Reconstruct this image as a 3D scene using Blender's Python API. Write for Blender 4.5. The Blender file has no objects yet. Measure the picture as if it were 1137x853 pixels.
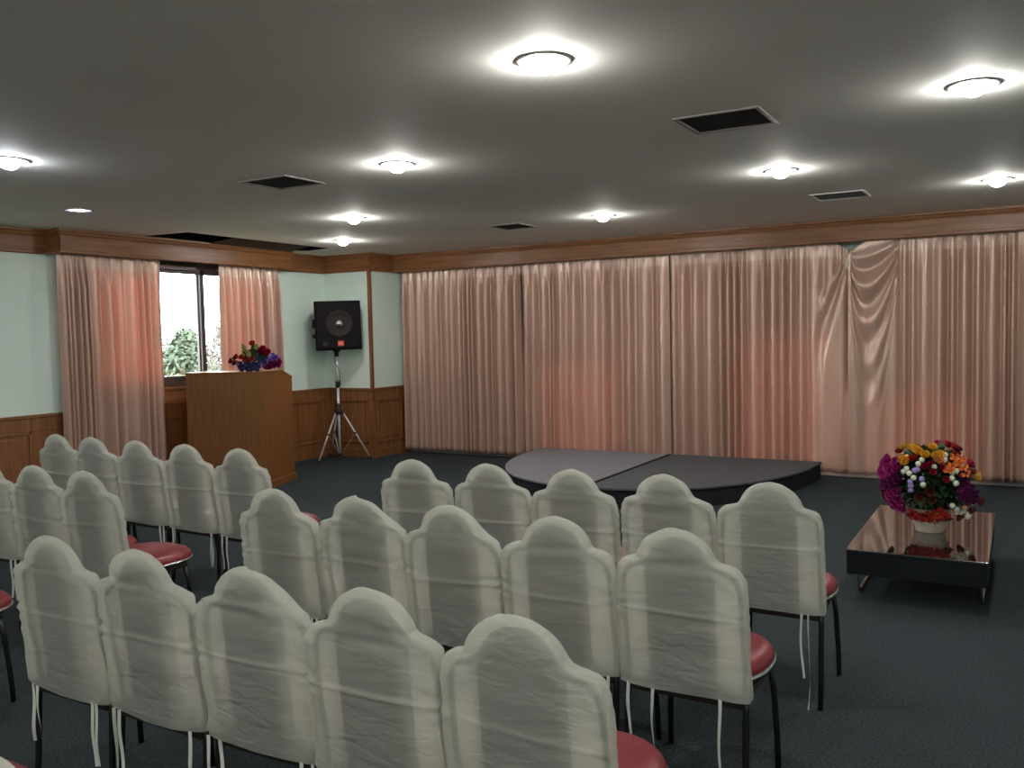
import bpy, bmesh, math, random
from mathutils import Vector, Matrix, noise
PI = math.pi
C = bpy.context.scene.collection
random.seed(7)

# ------------------------------------------------------------------ camera
F, YAW, PITCH, ROLL = 980.11, 0.525335, 0.0561676, -0.0220974
cy, sy, cp, sp = math.cos(YAW), math.sin(YAW), math.cos(PITCH), math.sin(PITCH)
fwd = Vector((-sy*cp, cy*cp, -sp)); right = Vector((cy, sy, 0)); up = right.cross(fwd)
r2 = right*math.cos(ROLL) + up*math.sin(ROLL); u2 = up*math.cos(ROLL) - right*math.sin(ROLL)
cam = bpy.data.cameras.new('camera'); cam.sensor_fit = 'HORIZONTAL'; cam.sensor_width = 36
cam.lens = F/1137*36; cam.clip_start = .05; cam.clip_end = 300
co = bpy.data.objects.new('camera', cam); C.objects.link(co)
m = Matrix((r2, u2, -fwd)).transposed().to_4x4(); m.translation = (0, 0, 1.6)
co.matrix_world = m
bpy.context.scene.camera = co

XL, YC, XC, YF, YW, XP, ZC, H, ZW = -8.2205, 9.1554, -7.4406, 9.6367, 9.9237, -7.9466, 2.4726, 2.7046, .931
XR, YB = 3.6, -3.0

# ------------------------------------------------------------------ materials
def new_mat(name):
    m = bpy.data.materials.new(name); m.use_nodes = True
    nt = m.node_tree; b = nt.nodes['Principled BSDF']
    return m, nt, b
def plain(name, col, rough=.6, metal=0, spec=.5, coat=0):
    m, nt, b = new_mat(name)
    b.inputs['Base Color'].default_value = (*col, 1); b.inputs['Roughness'].default_value = rough
    b.inputs['Metallic'].default_value = metal; b.inputs['Specular IOR Level'].default_value = spec
    b.inputs['Coat Weight'].default_value = coat
    return m
def noisy(name, c1, c2, scale=(1,1,1), nscale=5, rough=.6, bump=0, detail=4, spec=.5, bscale=None, coat=0):
    m, nt, b = new_mat(name); N = nt.nodes; L = nt.links
    tc = N.new('ShaderNodeTexCoord'); mp = N.new('ShaderNodeMapping'); mp.inputs['Scale'].default_value = scale
    nz = N.new('ShaderNodeTexNoise'); nz.inputs['Scale'].default_value = nscale; nz.inputs['Detail'].default_value = detail
    cr = N.new('ShaderNodeValToRGB'); cr.color_ramp.elements[0].position = .3; cr.color_ramp.elements[1].position = .7
    cr.color_ramp.elements[0].color = (*c1, 1); cr.color_ramp.elements[1].color = (*c2, 1)
    L.new(tc.outputs['Object'], mp.inputs['Vector']); L.new(mp.outputs[0], nz.inputs['Vector'])
    L.new(nz.outputs['Fac'], cr.inputs['Fac']); L.new(cr.outputs[0], b.inputs['Base Color'])
    b.inputs['Roughness'].default_value = rough; b.inputs['Specular IOR Level'].default_value = spec
    b.inputs['Coat Weight'].default_value = coat
    if bump:
        n2 = nz
        if bscale:
            n2 = N.new('ShaderNodeTexNoise'); n2.inputs['Scale'].default_value = bscale; L.new(tc.outputs['Object'], n2.inputs['Vector'])
        bp = N.new('ShaderNodeBump'); bp.inputs['Strength'].default_value = bump; bp.inputs['Distance'].default_value = .01
        L.new(n2.outputs['Fac'], bp.inputs['Height']); L.new(bp.outputs[0], b.inputs['Normal'])
    return m
def wood(name, axis, c1, c2, rough=.4):
    s = [22, 22, 22]; s['xyz'.index(axis)] = 1.3
    return noisy(name, c1, c2, tuple(s), 1.6, rough, .06, 6)
W1, W2 = (.16, .060, .020), (.30, .128, .046)
WOODX = wood('wood_x', 'x', W1, W2); WOODY = wood('wood_y', 'y', W1, W2); WOODZ = wood('wood_z', 'z', W1, W2)
VENEER = noisy('lectern_veneer', (.17, .066, .016), (.25, .100, .027), (30, 30, 2), 1.5, .45, .03, 6)
MINT = noisy('mint_paint', (.72, .865, .785), (.77, .905, .83), (1,1,1), 2.0, .75, .08, bscale=120)
CEIL = noisy('ceiling_paint', (.76, .765, .72), (.81, .815, .77), (1,1,1), .8, .75, .05, bscale=60)
CARPET = noisy('carpet', (.021, .030, .035), (.062, .076, .082), (1,1,1), 90, .95, .8, 3, .1)
DARKVOID = plain('dark_void', (.012, .010, .009), .9, spec=.1)
def cloth_mat():
    m, nt, b = new_mat('sheer_cloth'); N = nt.nodes; L = nt.links
    tc = N.new('ShaderNodeTexCoord'); nz = N.new('ShaderNodeTexNoise'); nz.inputs['Scale'].default_value = 9; nz.inputs['Detail'].default_value = 5
    cr = N.new('ShaderNodeValToRGB'); cr.color_ramp.elements[0].color = (.69, .72, .66, 1); cr.color_ramp.elements[1].color = (.78, .80, .75, 1)
    L.new(tc.outputs['Object'], nz.inputs['Vector']); L.new(nz.outputs['Fac'], cr.inputs['Fac']); L.new(cr.outputs[0], b.inputs['Base Color'])
    wv = N.new('ShaderNodeTexNoise'); wv.inputs['Scale'].default_value = 16; wv.inputs['Detail'].default_value = 5; wv.inputs['Distortion'].default_value = .6
    mp = N.new('ShaderNodeMapping'); mp.inputs['Scale'].default_value = (.55, .55, 1.7); L.new(tc.outputs['Object'], mp.inputs['Vector']); L.new(mp.outputs[0], wv.inputs['Vector'])
    bp = N.new('ShaderNodeBump'); bp.inputs['Strength'].default_value = .6; bp.inputs['Distance'].default_value = .016
    L.new(wv.outputs['Fac'], bp.inputs['Height']); L.new(bp.outputs[0], b.inputs['Normal'])
    b.inputs['Roughness'].default_value = .85; b.inputs['Specular IOR Level'].default_value = .2
    tl = N.new('ShaderNodeBsdfTranslucent'); tl.inputs[0].default_value = (.76, .78, .66, 1)
    tr = N.new('ShaderNodeBsdfTransparent'); tr.inputs[0].default_value = (1, 1, 1, 1)
    m1 = N.new('ShaderNodeMixShader'); m1.inputs[0].default_value = .50
    m2 = N.new('ShaderNodeMixShader'); m2.inputs[0].default_value = .33
    out = N['Material Output']
    L.new(b.outputs[0], m1.inputs[1]); L.new(tl.outputs[0], m1.inputs[2])
    L.new(m1.outputs[0], m2.inputs[1]); L.new(tr.outputs[0], m2.inputs[2]); L.new(m2.outputs[0], out.inputs[0])
    return m
SHEER = cloth_mat()
HEM = plain('cloth_hem', (.74, .76, .71), .85, spec=.2)
def satin(name, col, tcol, tfac):
    m, nt, b = new_mat(name); N = nt.nodes; L = nt.links
    tc = N.new('ShaderNodeTexCoord'); mp = N.new('ShaderNodeMapping'); mp.inputs['Scale'].default_value = (60, 60, 3)
    nz = N.new('ShaderNodeTexNoise'); nz.inputs['Scale'].default_value = 2; nz.inputs['Detail'].default_value = 3
    cr = N.new('ShaderNodeValToRGB')
    cr.color_ramp.elements[0].color = (*[c*.88 for c in col], 1); cr.color_ramp.elements[1].color = (*[min(1, c*1.1) for c in col], 1)
    L.new(tc.outputs['Object'], mp.inputs[0]); L.new(mp.outputs[0], nz.inputs['Vector']); L.new(nz.outputs['Fac'], cr.inputs['Fac'])
    L.new(cr.outputs[0], b.inputs['Base Color'])
    b.inputs['Roughness'].default_value = .34; b.inputs['Specular IOR Level'].default_value = .6; b.inputs['Metallic'].default_value = .28
    tl = N.new('ShaderNodeBsdfTranslucent'); tl.inputs[0].default_value = (*tcol, 1)
    mx = N.new('ShaderNodeMixShader'); mx.inputs[0].default_value = tfac
    L.new(b.outputs[0], mx.inputs[1]); L.new(tl.outputs[0], mx.inputs[2]); L.new(mx.outputs[0], N['Material Output'].inputs[0])
    return m
SATIN = satin('rose_satin', (.64, .435, .345), (.86, .41, .31), .17)
SATINHEAD = satin('rose_satin_double_lit', (.68, .50, .41), (.5, .33, .28), .04)  # doubled heading cloth; its paler base also paints in reflected light
RED = noisy('red_vinyl', (.22, .022, .030), (.27, .03, .038), (1,1,1), 30, .38, .05, bscale=200)
PADM = plain('pad_vinyl', (.105, .088, .10), .6)
STEEL = plain('dark_steel', (.045, .042, .042), .35, .8)
CHROME = plain('chrome', (.75, .75, .76), .16, 1)
ALU = plain('silver_tube', (.72, .72, .74), .35, .35)
BLACKP = plain('black_plastic', (.012, .012, .013), .5)
BLACKBOX = noisy('black_carpet_box', (.006, .006, .007), (.012, .012, .013), (1,1,1), 150, .85, .2, 4, .1)
def grille_mat():
    m, nt, b = new_mat('speaker_grille'); N = nt.nodes; L = nt.links
    b.inputs['Base Color'].default_value = (.016, .014, .016, 1); b.inputs['Roughness'].default_value = .5
    return m
GRILLE = grille_mat(); GRILLE.node_tree.nodes['Principled BSDF'].inputs['Specular IOR Level'].default_value = .08
GRILLE.node_tree.nodes['Principled BSDF'].inputs['Base Color'].default_value = (.010, .008, .010, 1)
CONE = plain('woofer_cone', (.026, .020, .017), .6, spec=.2)
WINF = plain('dark_brown_aluminium', (.035, .024, .022), .4, .3)
WHITEM = plain('white_enamel', (.72, .72, .70), .45)
GREYM = plain('grey_enamel', (.30, .29, .27), .5)
SLATM = plain('dark_slat', (.035, .032, .032), .6)
REFL = plain('reflector', (.42, .40, .40), .3, .6)
GLOSS = plain('black_glass', (.012, .010, .010), .05, 0, 1.0)
GLOSS.node_tree.nodes['Principled BSDF'].inputs['IOR'].default_value = 2.9
APRON = plain('black_laminate', (.006, .008, .011), .45, spec=.3)
CREAM = noisy('cream_glaze', (.36, .31, .25), (.46, .40, .32), (1,1,1), 14, .35)
STAGEL = noisy('stage_carpet_light', (.19, .185, .205), (.26, .25, .28), (1,1,1), 70, .95, .4, 4, .1)
STAGER = noisy('stage_carpet_dark', (.082, .082, .088), (.125, .125, .133), (1,1,1), 70, .95, .4, 4, .1)
STAGES = noisy('stage_skirt', (.016, .017, .021), (.03, .031, .036), (1,1,1), 60, .95, .3, 4, .1)
def emit(name, col, s):
    m, nt, b = new_mat(name); N = nt.nodes
    e = N.new('ShaderNodeEmission'); e.inputs[0].default_value = (*col, 1); e.inputs[1].default_value = s
    nt.links.new(e.outputs[0], N['Material Output'].inputs[0]); return m
BULB = emit('bulb_glow', (1, .975, .92), 230)
BULBC = emit('bulb_glow_cool', (.88, .92, 1), 150)
BULBD = emit('bulb_glow_dim', (.80, .80, 1), 22)
def glass(tint=(.96, .98, .97)):
    m, nt, b = new_mat('window_glass'); N = nt.nodes; L = nt.links
    t = N.new('ShaderNodeBsdfTransparent'); t.inputs[0].default_value = (*tint, 1)
    g = N.new('ShaderNodeBsdfGlossy'); g.inputs['Roughness'].default_value = .02
    fr = N.new('ShaderNodeFresnel'); fr.inputs[0].default_value = 1.45
    mx = N.new('ShaderNodeMixShader'); L.new(fr.outputs[0], mx.inputs[0]); L.new(t.outputs[0], mx.inputs[1]); L.new(g.outputs[0], mx.inputs[2])
    L.new(mx.outputs[0], N['Material Output'].inputs[0]); return m
GLASS = glass(); GLASSDIM = glass((.60, .60, .59))  # front panes: grey tint added to weaken the daylight behind the curtains

# ------------------------------------------------------------------ mesh helpers
class MB:
    def __init__(s): s.v = []; s.f = []; s.sm = []; s.mi = []
    def add(s, vs, fs, smooth=False, mi=0, T=None):
        o = len(s.v)
        s.v += [tuple(T @ Vector(p)) if T else tuple(p) for p in vs]
        for f in fs: s.f.append([i+o for i in f]); s.sm.append(smooth); s.mi.append(mi)
        return s
    def box(s, a, b, T=None, mi=0):
        (x0,y0,z0),(x1,y1,z1) = a, b
        return s.add([(x0,y0,z0),(x1,y0,z0),(x1,y1,z0),(x0,y1,z0),(x0,y0,z1),(x1,y0,z1),(x1,y1,z1),(x0,y1,z1)],
              [(3,2,1,0),(4,5,6,7),(0,1,5,4),(1,2,6,5),(2,3,7,6),(3,0,4,7)], False, mi, T)
    def tube(s, pts, r, n=10, caps=True, T=None, mi=0):
        pts = [Vector(p) for p in pts]; vs = []; fs = []
        rr = r if isinstance(r, (list, tuple)) else [r]*len(pts)
        ref = None
        for i, p in enumerate(pts):
            d = (pts[min(i+1, len(pts)-1)] - pts[max(i-1, 0)]).normalized()
            if ref is None: ref = Vector((0,0,1)) if abs(d.z) < .9 else Vector((1,0,0))
            a = (ref - d*ref.dot(d)).normalized(); ref = a; b = d.cross(a)
            for k in range(n):
                t = 2*PI*k/n; vs.append(p + a*rr[i]*math.cos(t) + b*rr[i]*math.sin(t))
        for i in range(len(pts)-1):
            for k in range(n): fs.append((i*n+k, i*n+(k+1)%n, (i+1)*n+(k+1)%n, (i+1)*n+k))
        if caps: fs.append(tuple(range(n-1, -1, -1))); fs.append(tuple((len(pts)-1)*n+k for k in range(n)))
        return s.add(vs, fs, True, mi, T)
    def rings(s, rings, capa=True, capb=True, smooth=True, T=None, mi=0, closed=True):
        n = len(rings[0]); vs = [p for r in rings for p in r]; fs = []
        for i in range(len(rings)-1):
            for k in range(n if closed else n-1): fs.append((i*n+k, i*n+(k+1)%n, (i+1)*n+(k+1)%n, (i+1)*n+k))
        if capa: fs.append(tuple(range(n-1, -1, -1)))
        if capb: fs.append(tuple((len(rings)-1)*n+k for k in range(n)))
        return s.add(vs, fs, smooth, mi, T)
    def lathe(s, prof, n=24, c=(0,0,0), T=None, mi=0, capa=True, capb=True):
        return s.rings([[(c[0]+r*math.cos(2*PI*k/n), c[1]+r*math.sin(2*PI*k/n), c[2]+z) for k in range(n)] for r, z in prof], capa, capb, True, T, mi)
    def prism(s, poly, z0, z1, T=None, mi=0, smooth=False):
        n = len(poly)
        return s.add([(x,y,z0) for x,y in poly]+[(x,y,z1) for x,y in poly],
            [tuple(range(n-1,-1,-1)), tuple(range(n,2*n))]+[(i,(i+1)%n,n+(i+1)%n,n+i) for i in range(n)], smooth, mi, T)
    def build(s, name, mat, parent=None, bevel=0, loc=None, sub=0):
        me = bpy.data.meshes.new(name); me.from_pydata(s.v, [], s.f)
        me.polygons.foreach_set('use_smooth', s.sm); me.polygons.foreach_set('material_index', s.mi)
        for mm in (mat if isinstance(mat, (list, tuple)) else [mat]): me.materials.append(mm)
        me.update()
        o = bpy.data.objects.new(name, me); C.objects.link(o)
        if parent: o.parent = parent
        if loc: o.location = loc
        if bevel:
            b = o.modifiers.new('bevel', 'BEVEL'); b.width = bevel; b.segments = 2; b.limit_method = 'ANGLE'; b.angle_limit = .7
        if sub:
            b = o.modifiers.new('sub', 'SUBSURF'); b.levels = sub; b.render_levels = sub
        return o
def thing(name, label, cat, loc=(0,0,0), rz=0, group=None):
    o = bpy.data.objects.new(name, None); C.objects.link(o); o.empty_display_size = .1
    o.location = loc; o.rotation_euler = (0, 0, rz); return tag(o, label, cat, group)
def tag(o, label, cat, group=None, kind=None):
    o['label'] = label; o['category'] = cat
    if group: o['group'] = group
    if kind: o['kind'] = kind
    return o
def struct(o, label=None, cat=None):
    o['kind'] = 'structure'
    if label: o['label'] = label
    if cat: o['category'] = cat
    return o

# ------------------------------------------------------------------ room shell
fl = MB(); fl.box((XL-.15, YB-.15, -.1), (XR+.15, YW+.15, 0))
struct(fl.build('floor', CARPET), 'dark blue-green carpet floor across the whole hall', 'floor')

LIGHTS = [  # x, y, kind
 (-5.25, 3.13, 'cool'), (-6.77, 4.6, 'dim'), (-3.48, 4.6, 'warm'), (-6.70, 7.80, 'warm'), (-5.35, 6.39, 'warm'),
 (-1.69, 3.23, 'warm'), (-3.46, 7.76, 'warm'), (-1.48, 6.37, 'warm'), (-.21, 4.67, 'warm'), (-.18, 7.81, 'warm')]
HIDDEN = [(-.2, 1.5), (-6.75, 1.5), (-1.6, 0), (-5.3, 0), (1.5, 0), (-.2,-1.6), (-3.47,-1.6)]
VENTS = [(-4.52, 4.64, .44, .40), (-1.37, 4.68, .45, .42), (-4.53, 7.90, .38, .40), (-1.34, 7.87, .43, .40)]
GAP = [(-7.93, 6.10), (-7.33, 6.17), (-7.385, 8.34), (-7.80, 8.40), (-7.93, 8.25)]
RH = .095
bm = bmesh.new(); E = []
def loop(pts):
    vs = [bm.verts.new((x, y, H)) for x, y in pts]
    for i in range(len(vs)): E.append(bm.edges.new((vs[i], vs[(i+1) % len(vs)])))
loop([(XL-.15, YB-.15), (XR+.15, YB-.15), (XR+.15, YW+.15), (XL-.15, YW+.15)])
for x, y in [(l[0], l[1]) for l in LIGHTS]+HIDDEN: loop([(x+RH*math.cos(2*PI*k/24), y+RH*math.sin(2*PI*k/24)) for k in range(24)])
for x, y, w, d in VENTS: loop([(x-w/2+.02, y-d/2+.02), (x+w/2-.02, y-d/2+.02), (x+w/2-.02, y+d/2-.02), (x-w/2+.02, y+d/2-.02)])
loop(GAP)
bmesh.ops.triangle_fill(bm, use_beauty=True, edges=E)
me = bpy.data.meshes.new('ceiling'); bm.to_mesh(me); bm.free(); me.materials.append(CEIL)
ceil = bpy.data.objects.new('ceiling', me); C.objects.link(ceil); struct(ceil, 'plain grey-white plaster ceiling with recessed lights and vents', 'ceiling')
rf = MB(); rf.box((XL-.15, YB-.15, 3.1), (XR+.15, YW+.15, 3.2)); struct(rf.build('light_block_slab', DARKVOID))  # unseen slab added above the ceiling to keep sky light out
# void box above the broken ceiling strip
gb = MB()
n = len(GAP)
gb.add([(x, y, H+.001) for x, y in GAP]+[(x, y, H+.3) for x, y in GAP], [(i, (i+1) % n, n+(i+1) % n, n+i) for i in range(n)]+[tuple(range(n, 2*n))])
struct(gb.build('ceiling_recess', DARKVOID), 'dark open gap in the ceiling above the left window pelmet', 'ceiling recess')
fb = MB()
fb.add([(-7.90, 6.95, H-.012), (-7.42, 7.02, H+.05), (-7.42, 8.2, H+.05), (-7.88, 8.2, H-.018),
        (-7.90, 6.95, H-.002), (-7.42, 7.02, H+.06), (-7.42, 8.2, H+.06), (-7.88, 8.2, H-.008)],
       [(3,2,1,0),(4,5,6,7),(0,1,5,4),(1,2,6,5),(2,3,7,6),(3,0,4,7)])
tag(fb.build('ceiling_flap', plain('dark_board', (.05, .035, .025), .8)), 'dark loose board sagging in the open ceiling gap over the left window', 'ceiling panel')

WY0, WY1, WZ0, WZ1 = 5.6, 7.98, 1.10, 2.52        # left window opening
wl = MB()
wl.box((XL-.15, YB-.15, 0), (XL, WY0, 3.1)); wl.box((XL-.15, WY1, 0), (XL, YW+.15, 3.1))
wl.box((XL-.15, WY0, 0), (XL, WY1, WZ0)); wl.box((XL-.15, WY0, WZ1), (XL, WY1, 3.1))
struct(wl.build('wall_left', MINT), 'pale mint painted side wall above wooden wainscot', 'wall')
FW = [(-5.32, -4.15, .12, 1.36), (-2.82, -1.66, .14, 1.62), (-1.42, -.35, .14, 1.05)]
wf = MB(); xs = XL-.15
for x0, x1, z0, z1 in FW:
    wf.box((xs, YW, 0), (x0, YW+.15, 3.1)); wf.box((x0, YW, 0), (x1, YW+.15, z0)); wf.box((x0, YW, z1), (x1, YW+.15, 3.1)); xs = x1
wf.box((xs, YW, 0), (XR+.15, YW+.15, 3.1))
struct(wf.build('wall_front', plain('pale_blue_paint', (.62, .74, .74), .7)), 'pale blue wall behind the long row of curtains', 'wall')
wr = MB(); wr.box((XR, YB-.15, 0), (XR+.15, YW+.15, 3.1)); struct(wr.build('wall_right', MINT))
wb = MB(); wb.box((XL-.15, YB-.15, 0), (XR+.15, YB, 3.1)); struct(wb.build('wall_back', MINT))
cl = MB(); cl.box((XL, YC, 0), (XC, YW, 3.1)); struct(cl.build('wall_column', MINT), 'mint corner pier with wooden edge strip beside the curtains', 'wall')
tb = MB(); tb.box((XC, YW-.018, 0), (XR, YW, .085)); struct(tb.build('baseboard_front', plain('pale_baseboard', (.5, .5, .5), .6)))

# cornice and pelmets: one moulded profile swept round the room
def sweep(path, prof, name, mat, sides):
    """path: 2D points; offset to the right of travel direction is the room side"""
    mb = MB(); rows = []
    for i, p in enumerate(path):
        p = Vector(p)
        d0 = (p-Vector(path[i-1])).normalized() if i else (Vector(path[1])-p).normalized()
        d1 = (Vector(path[i+1])-p).normalized() if i < len(path)-1 else d0
        n0 = Vector((d0.y, -d0.x)); n1 = Vector((d1.y, -d1.x)); mtr = (n0+n1).normalized(); k = 1/max(.2, mtr.dot(n0))
        rows.append([(p.x+mtr.x*k*d, p.y+mtr.y*k*d, z) for d, z in prof])
    for i in range(len(rows)-1):
        mb.rings([rows[i], rows[i+1]], i == 0, i == len(rows)-2, False)
    return mb.build(name, mat)
prof = [(0, H), (.062, H), (.062, H-.022), (.050, H-.030), (.044, H-.052), (.034, H-.058), (.030, H-.075),
        (.030, ZC+.035), (.036, ZC+.030), (.036, ZC+.008), (.030, ZC), (.004, ZC), (0, ZC)]
def corn(name, path, mat, label): struct(sweep(path, prof, name, mat, 1), label, 'cornice')
corn('trim_1', [(XL, YB), (XL, 5.22), (XP-.03, 5.22), (XP-.03, 8.24), (XL, 8.24), (XL, YC)], WOODY, 'brown wooden cornice and pelmet along the side wall')
corn('trim_2', [(XL, YC), (XC, YC), (XC, YF+.03), (XR, YF+.03)], WOODX, 'brown wooden cornice and pelmet along the curtained wall')

# wainscot: rail cap, board and raised panels
def wains(name, mat, origin, dirx, length, panels, zt=ZW, outward=None):
    """local x along wall, local y out into the room"""
    ox, oy = origin; dx = Vector((dirx[0], dirx[1], 0)).normalized(); nn = Vector((dx.y, -dx.x, 0))
    T = Matrix(((dx.x, nn.x, 0, ox), (dx.y, nn.y, 0, oy), (0, 0, 1, 0), (0, 0, 0, 1)))
    mb = MB(); mb.box((0, 0, 0), (length, .014, zt-.02), T); mb.box((0, 0, zt-.03), (length, .034, zt), T)
    mb.box((0, .014, 0), (length, .026, .11), T); mb.box((0, .014, zt-.16), (length, .020, zt-.03), T)
    for a, b in panels:
        z0, z1 = .20, zt-.16
        # moulding frame and raised field
        for (p, q) in (((a, .014, z0), (b, .030, z0+.022)), ((a, .014, z1-.022), (b, .030, z1)),
                       ((a, .014, z0), (a+.022, .030, z1)), ((b-.022, .014, z0), (b, .030, z1))): mb.box(p, q, T)
        mb.box((a+.06, .014, z0+.06), (b-.06, .022, z1-.06), T)
    return struct(mb.build(name, mat, bevel=.004), 'brown wooden wainscot with raised panels', 'wainscot')
ps = []; y = YB+.1
while y < 5.1: ps.append((y-YB, y-YB+.86)); y += 1.0
ps = [(a, b) for a, b in ps if b+YB < 5.6]
y = 5.62
while y < 7.4: ps.append((y-YB, y-YB+.68)); y += .79
ps.append((8.10-YB, 8.98-YB))
wains('trim_3', WOODZ, (XL, YB), (0, 1), YC-YB, ps)
wains('trim_4', WOODZ, (XL, YC), (1, 0), XC-XL+.02, [(.10, .70)])
wains('trim_5', WOODZ, (XC, YC-.02), (0, 1), YW-YC+.02, [(.10, .62)])
ct = MB(); ct.box((XC-.03, YC-.012, ZW), (XC+.012, YC+.03, ZC)); struct(ct.build('trim_6', WOODZ, bevel=.003))

# left window
wd = MB(); fx0, fx1 = XL-.10, XL+.012
wd.box((fx0, WY0, WZ0), (fx1, WY1, WZ0+.05)); wd.box((fx0, WY0, WZ1-.10), (fx1, WY1, WZ1))
wd.box((fx0, WY0, WZ0), (fx1, WY0+.05, WZ1)); wd.box((fx0, WY1-.05, WZ0), (fx1, WY1, WZ1))
win = struct(wd.build('window_1', WINF, bevel=.003), 'sliding window in dark frame looking out on trees', 'window')
def sash(y0, y1, x, nm):
    s = MB(); w = .055
    s.box((x, y0, WZ0+.05), (x+.03, y1, WZ0+.115)); s.box((x, y0, WZ1-.155), (x+.03, y1, WZ1-.10))
    s.box((x, y0, WZ0+.05), (x+.03, y0+w, WZ1-.10)); s.box((x, y1-w, WZ0+.05), (x+.03, y1, WZ1-.10))
    o = s.build('sash', WINF, win, .003)
    g = MB(); g.box((x+.012, y0+w, WZ0+.115), (x+.018, y1-w, WZ1-.155)); g.build('pane', GLASS, o)
sash(5.65, 7.13, XL-.045, 'a'); sash(7.06, 7.93, XL-.085, 'b')
hd = MB(); hd.box((XL+.0, 5.6, 2.405), (XL+.035, 6.98, 2.445)); hd.build('head_track', plain('mauve_track', (.16, .12, .12), .5), win)
sl = MB(); sl.box((XL-.1, WY0-.05, WZ0-.03), (XL+.06, WY1+.05, WZ0)); sl.box((XL, WY0-.03, ZW-.002), (XL+.03, WY1+.03, WZ0-.03))
sl.build('window_sill', WOODY, win, .004)
for i, (x0, x1, z0, z1) in enumerate(FW):
    q = MB(); y0, y1 = YW+.02, YW+.11
    q.box((x0, y0, z0), (x1, y1, z0+.05)); q.box((x0, y0, z1-.05), (x1, y1, z1)); q.box((x0, y0, z0), (x0+.05, y1, z1)); q.box((x1-.05, y0, z0), (x1, y1, z1))
    o = struct(q.build('window_%d' % (i+2), WINF), 'daylit window behind the curtains', 'window')
    g = MB(); g.box((x0+.05, YW+.06, z0+.05), (x1-.05, YW+.066, z1-.05)); g.build('pane', GLASSDIM, o)

# ------------------------------------------------------------------ outdoors
ter = MB(); ter.box((-140, -80, -6.3), (60, 140, -6)); struct(ter.build('ground', noisy('grass_ground', (.03,.045,.022), (.05,.065,.035), (1,1,1), .6, .9)), 'grass ground far below the window', 'ground')
def leafmat(nm, a, b): return noisy(nm, a, b, (1,1,1), 1.2, .8, spec=.1)
def tree(loc, ztop, r, label, mat, seed):
    rnd = random.Random(seed)
    t = thing('leafy_tree', label, 'tree', (loc[0], loc[1], -6), 0, 'trees outside the window')
    tr = MB(); hz = ztop+6
    tr.tube([(0,0,-.05), (.05,0,hz*.35), (-.05,.1,hz*.6), (.1,0,hz*.85)], [.28,.2,.14,.05], 10)
    for k in range(6):
        a = k*1.05; z = hz*(.45+.06*k)
        tr.tube([(0,0,z), (math.cos(a)*r*.35, math.sin(a)*r*.35, z+r*.3), (math.cos(a)*r*.7, math.sin(a)*r*.7, z+r*.5)], [.1,.06,.02], 7)
    tr.build('trunk', plain('bark', (.16,.13,.10), .9), t)
    lf = MB()
    cl = []
    for k in range(26):
        u = rnd.random(); a = rnd.random()*2*PI; zz = hz*.42+(hz*.58-r*.25)*u
        rr = r*math.sin(PI*min(1, .18+.80*u))*.85; q = math.sqrt(rnd.random())
        cl.append((Vector((math.cos(a)*rr*q, math.sin(a)*rr*q, zz)), r*(.26+.16*rnd.random())))
    cl.append((Vector((0, 0, hz-r*.3)), r*.3))
    for c, cr in cl:
        for j in range(240):
            d = Vector((rnd.gauss(0,1), rnd.gauss(0,1), rnd.gauss(0,1))).normalized(); p = c+d*cr*(.55+.45*rnd.random())
            nrm = (d+Vector((rnd.gauss(0,.5), rnd.gauss(0,.5), rnd.gauss(0,.5)+.4))).normalized(); s = .07+.07*rnd.random()
            a1 = nrm.orthogonal().normalized(); a1.rotate(Matrix.Rotation(rnd.random()*6.28, 3, nrm)); b1 = nrm.cross(a1)
            lf.add([p-a1*s, p-b1*s*.55, p+a1*s, p+b1*s*.55], [(0,1,2,3)])
    lf.build('foliage', mat, t)
G1 = leafmat('leaf_pale', (.030,.042,.027), (.044,.056,.038)); G2 = leafmat('leaf_grey', (.034,.043,.039), (.046,.054,.050)); G3 = leafmat('leaf_yellow', (.044,.053,.027), (.060,.068,.038))
tree((-25.5, 21.2), 2.1, 1.75, 'tall pale green tree seen through the middle of the open window', G1, 1)
tree((-20.3, 16.5), .75, 1.5, 'lower yellow-green tree at the left edge of the open window view', G3, 2)
tree((-30.0, 27.3), 2.7, 2.3, 'grey-green tree seen right of the window mullion', G2, 3)
tree((-38.5, 31.8), 2.2, 3.0, 'distant hazy tree behind the pale green tree outside the window', G2, 4)
tree((-21.6, 19.7), .55, 1.4, 'low rounded green tree beneath the grey-green one outside the window', G1, 5)

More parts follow.
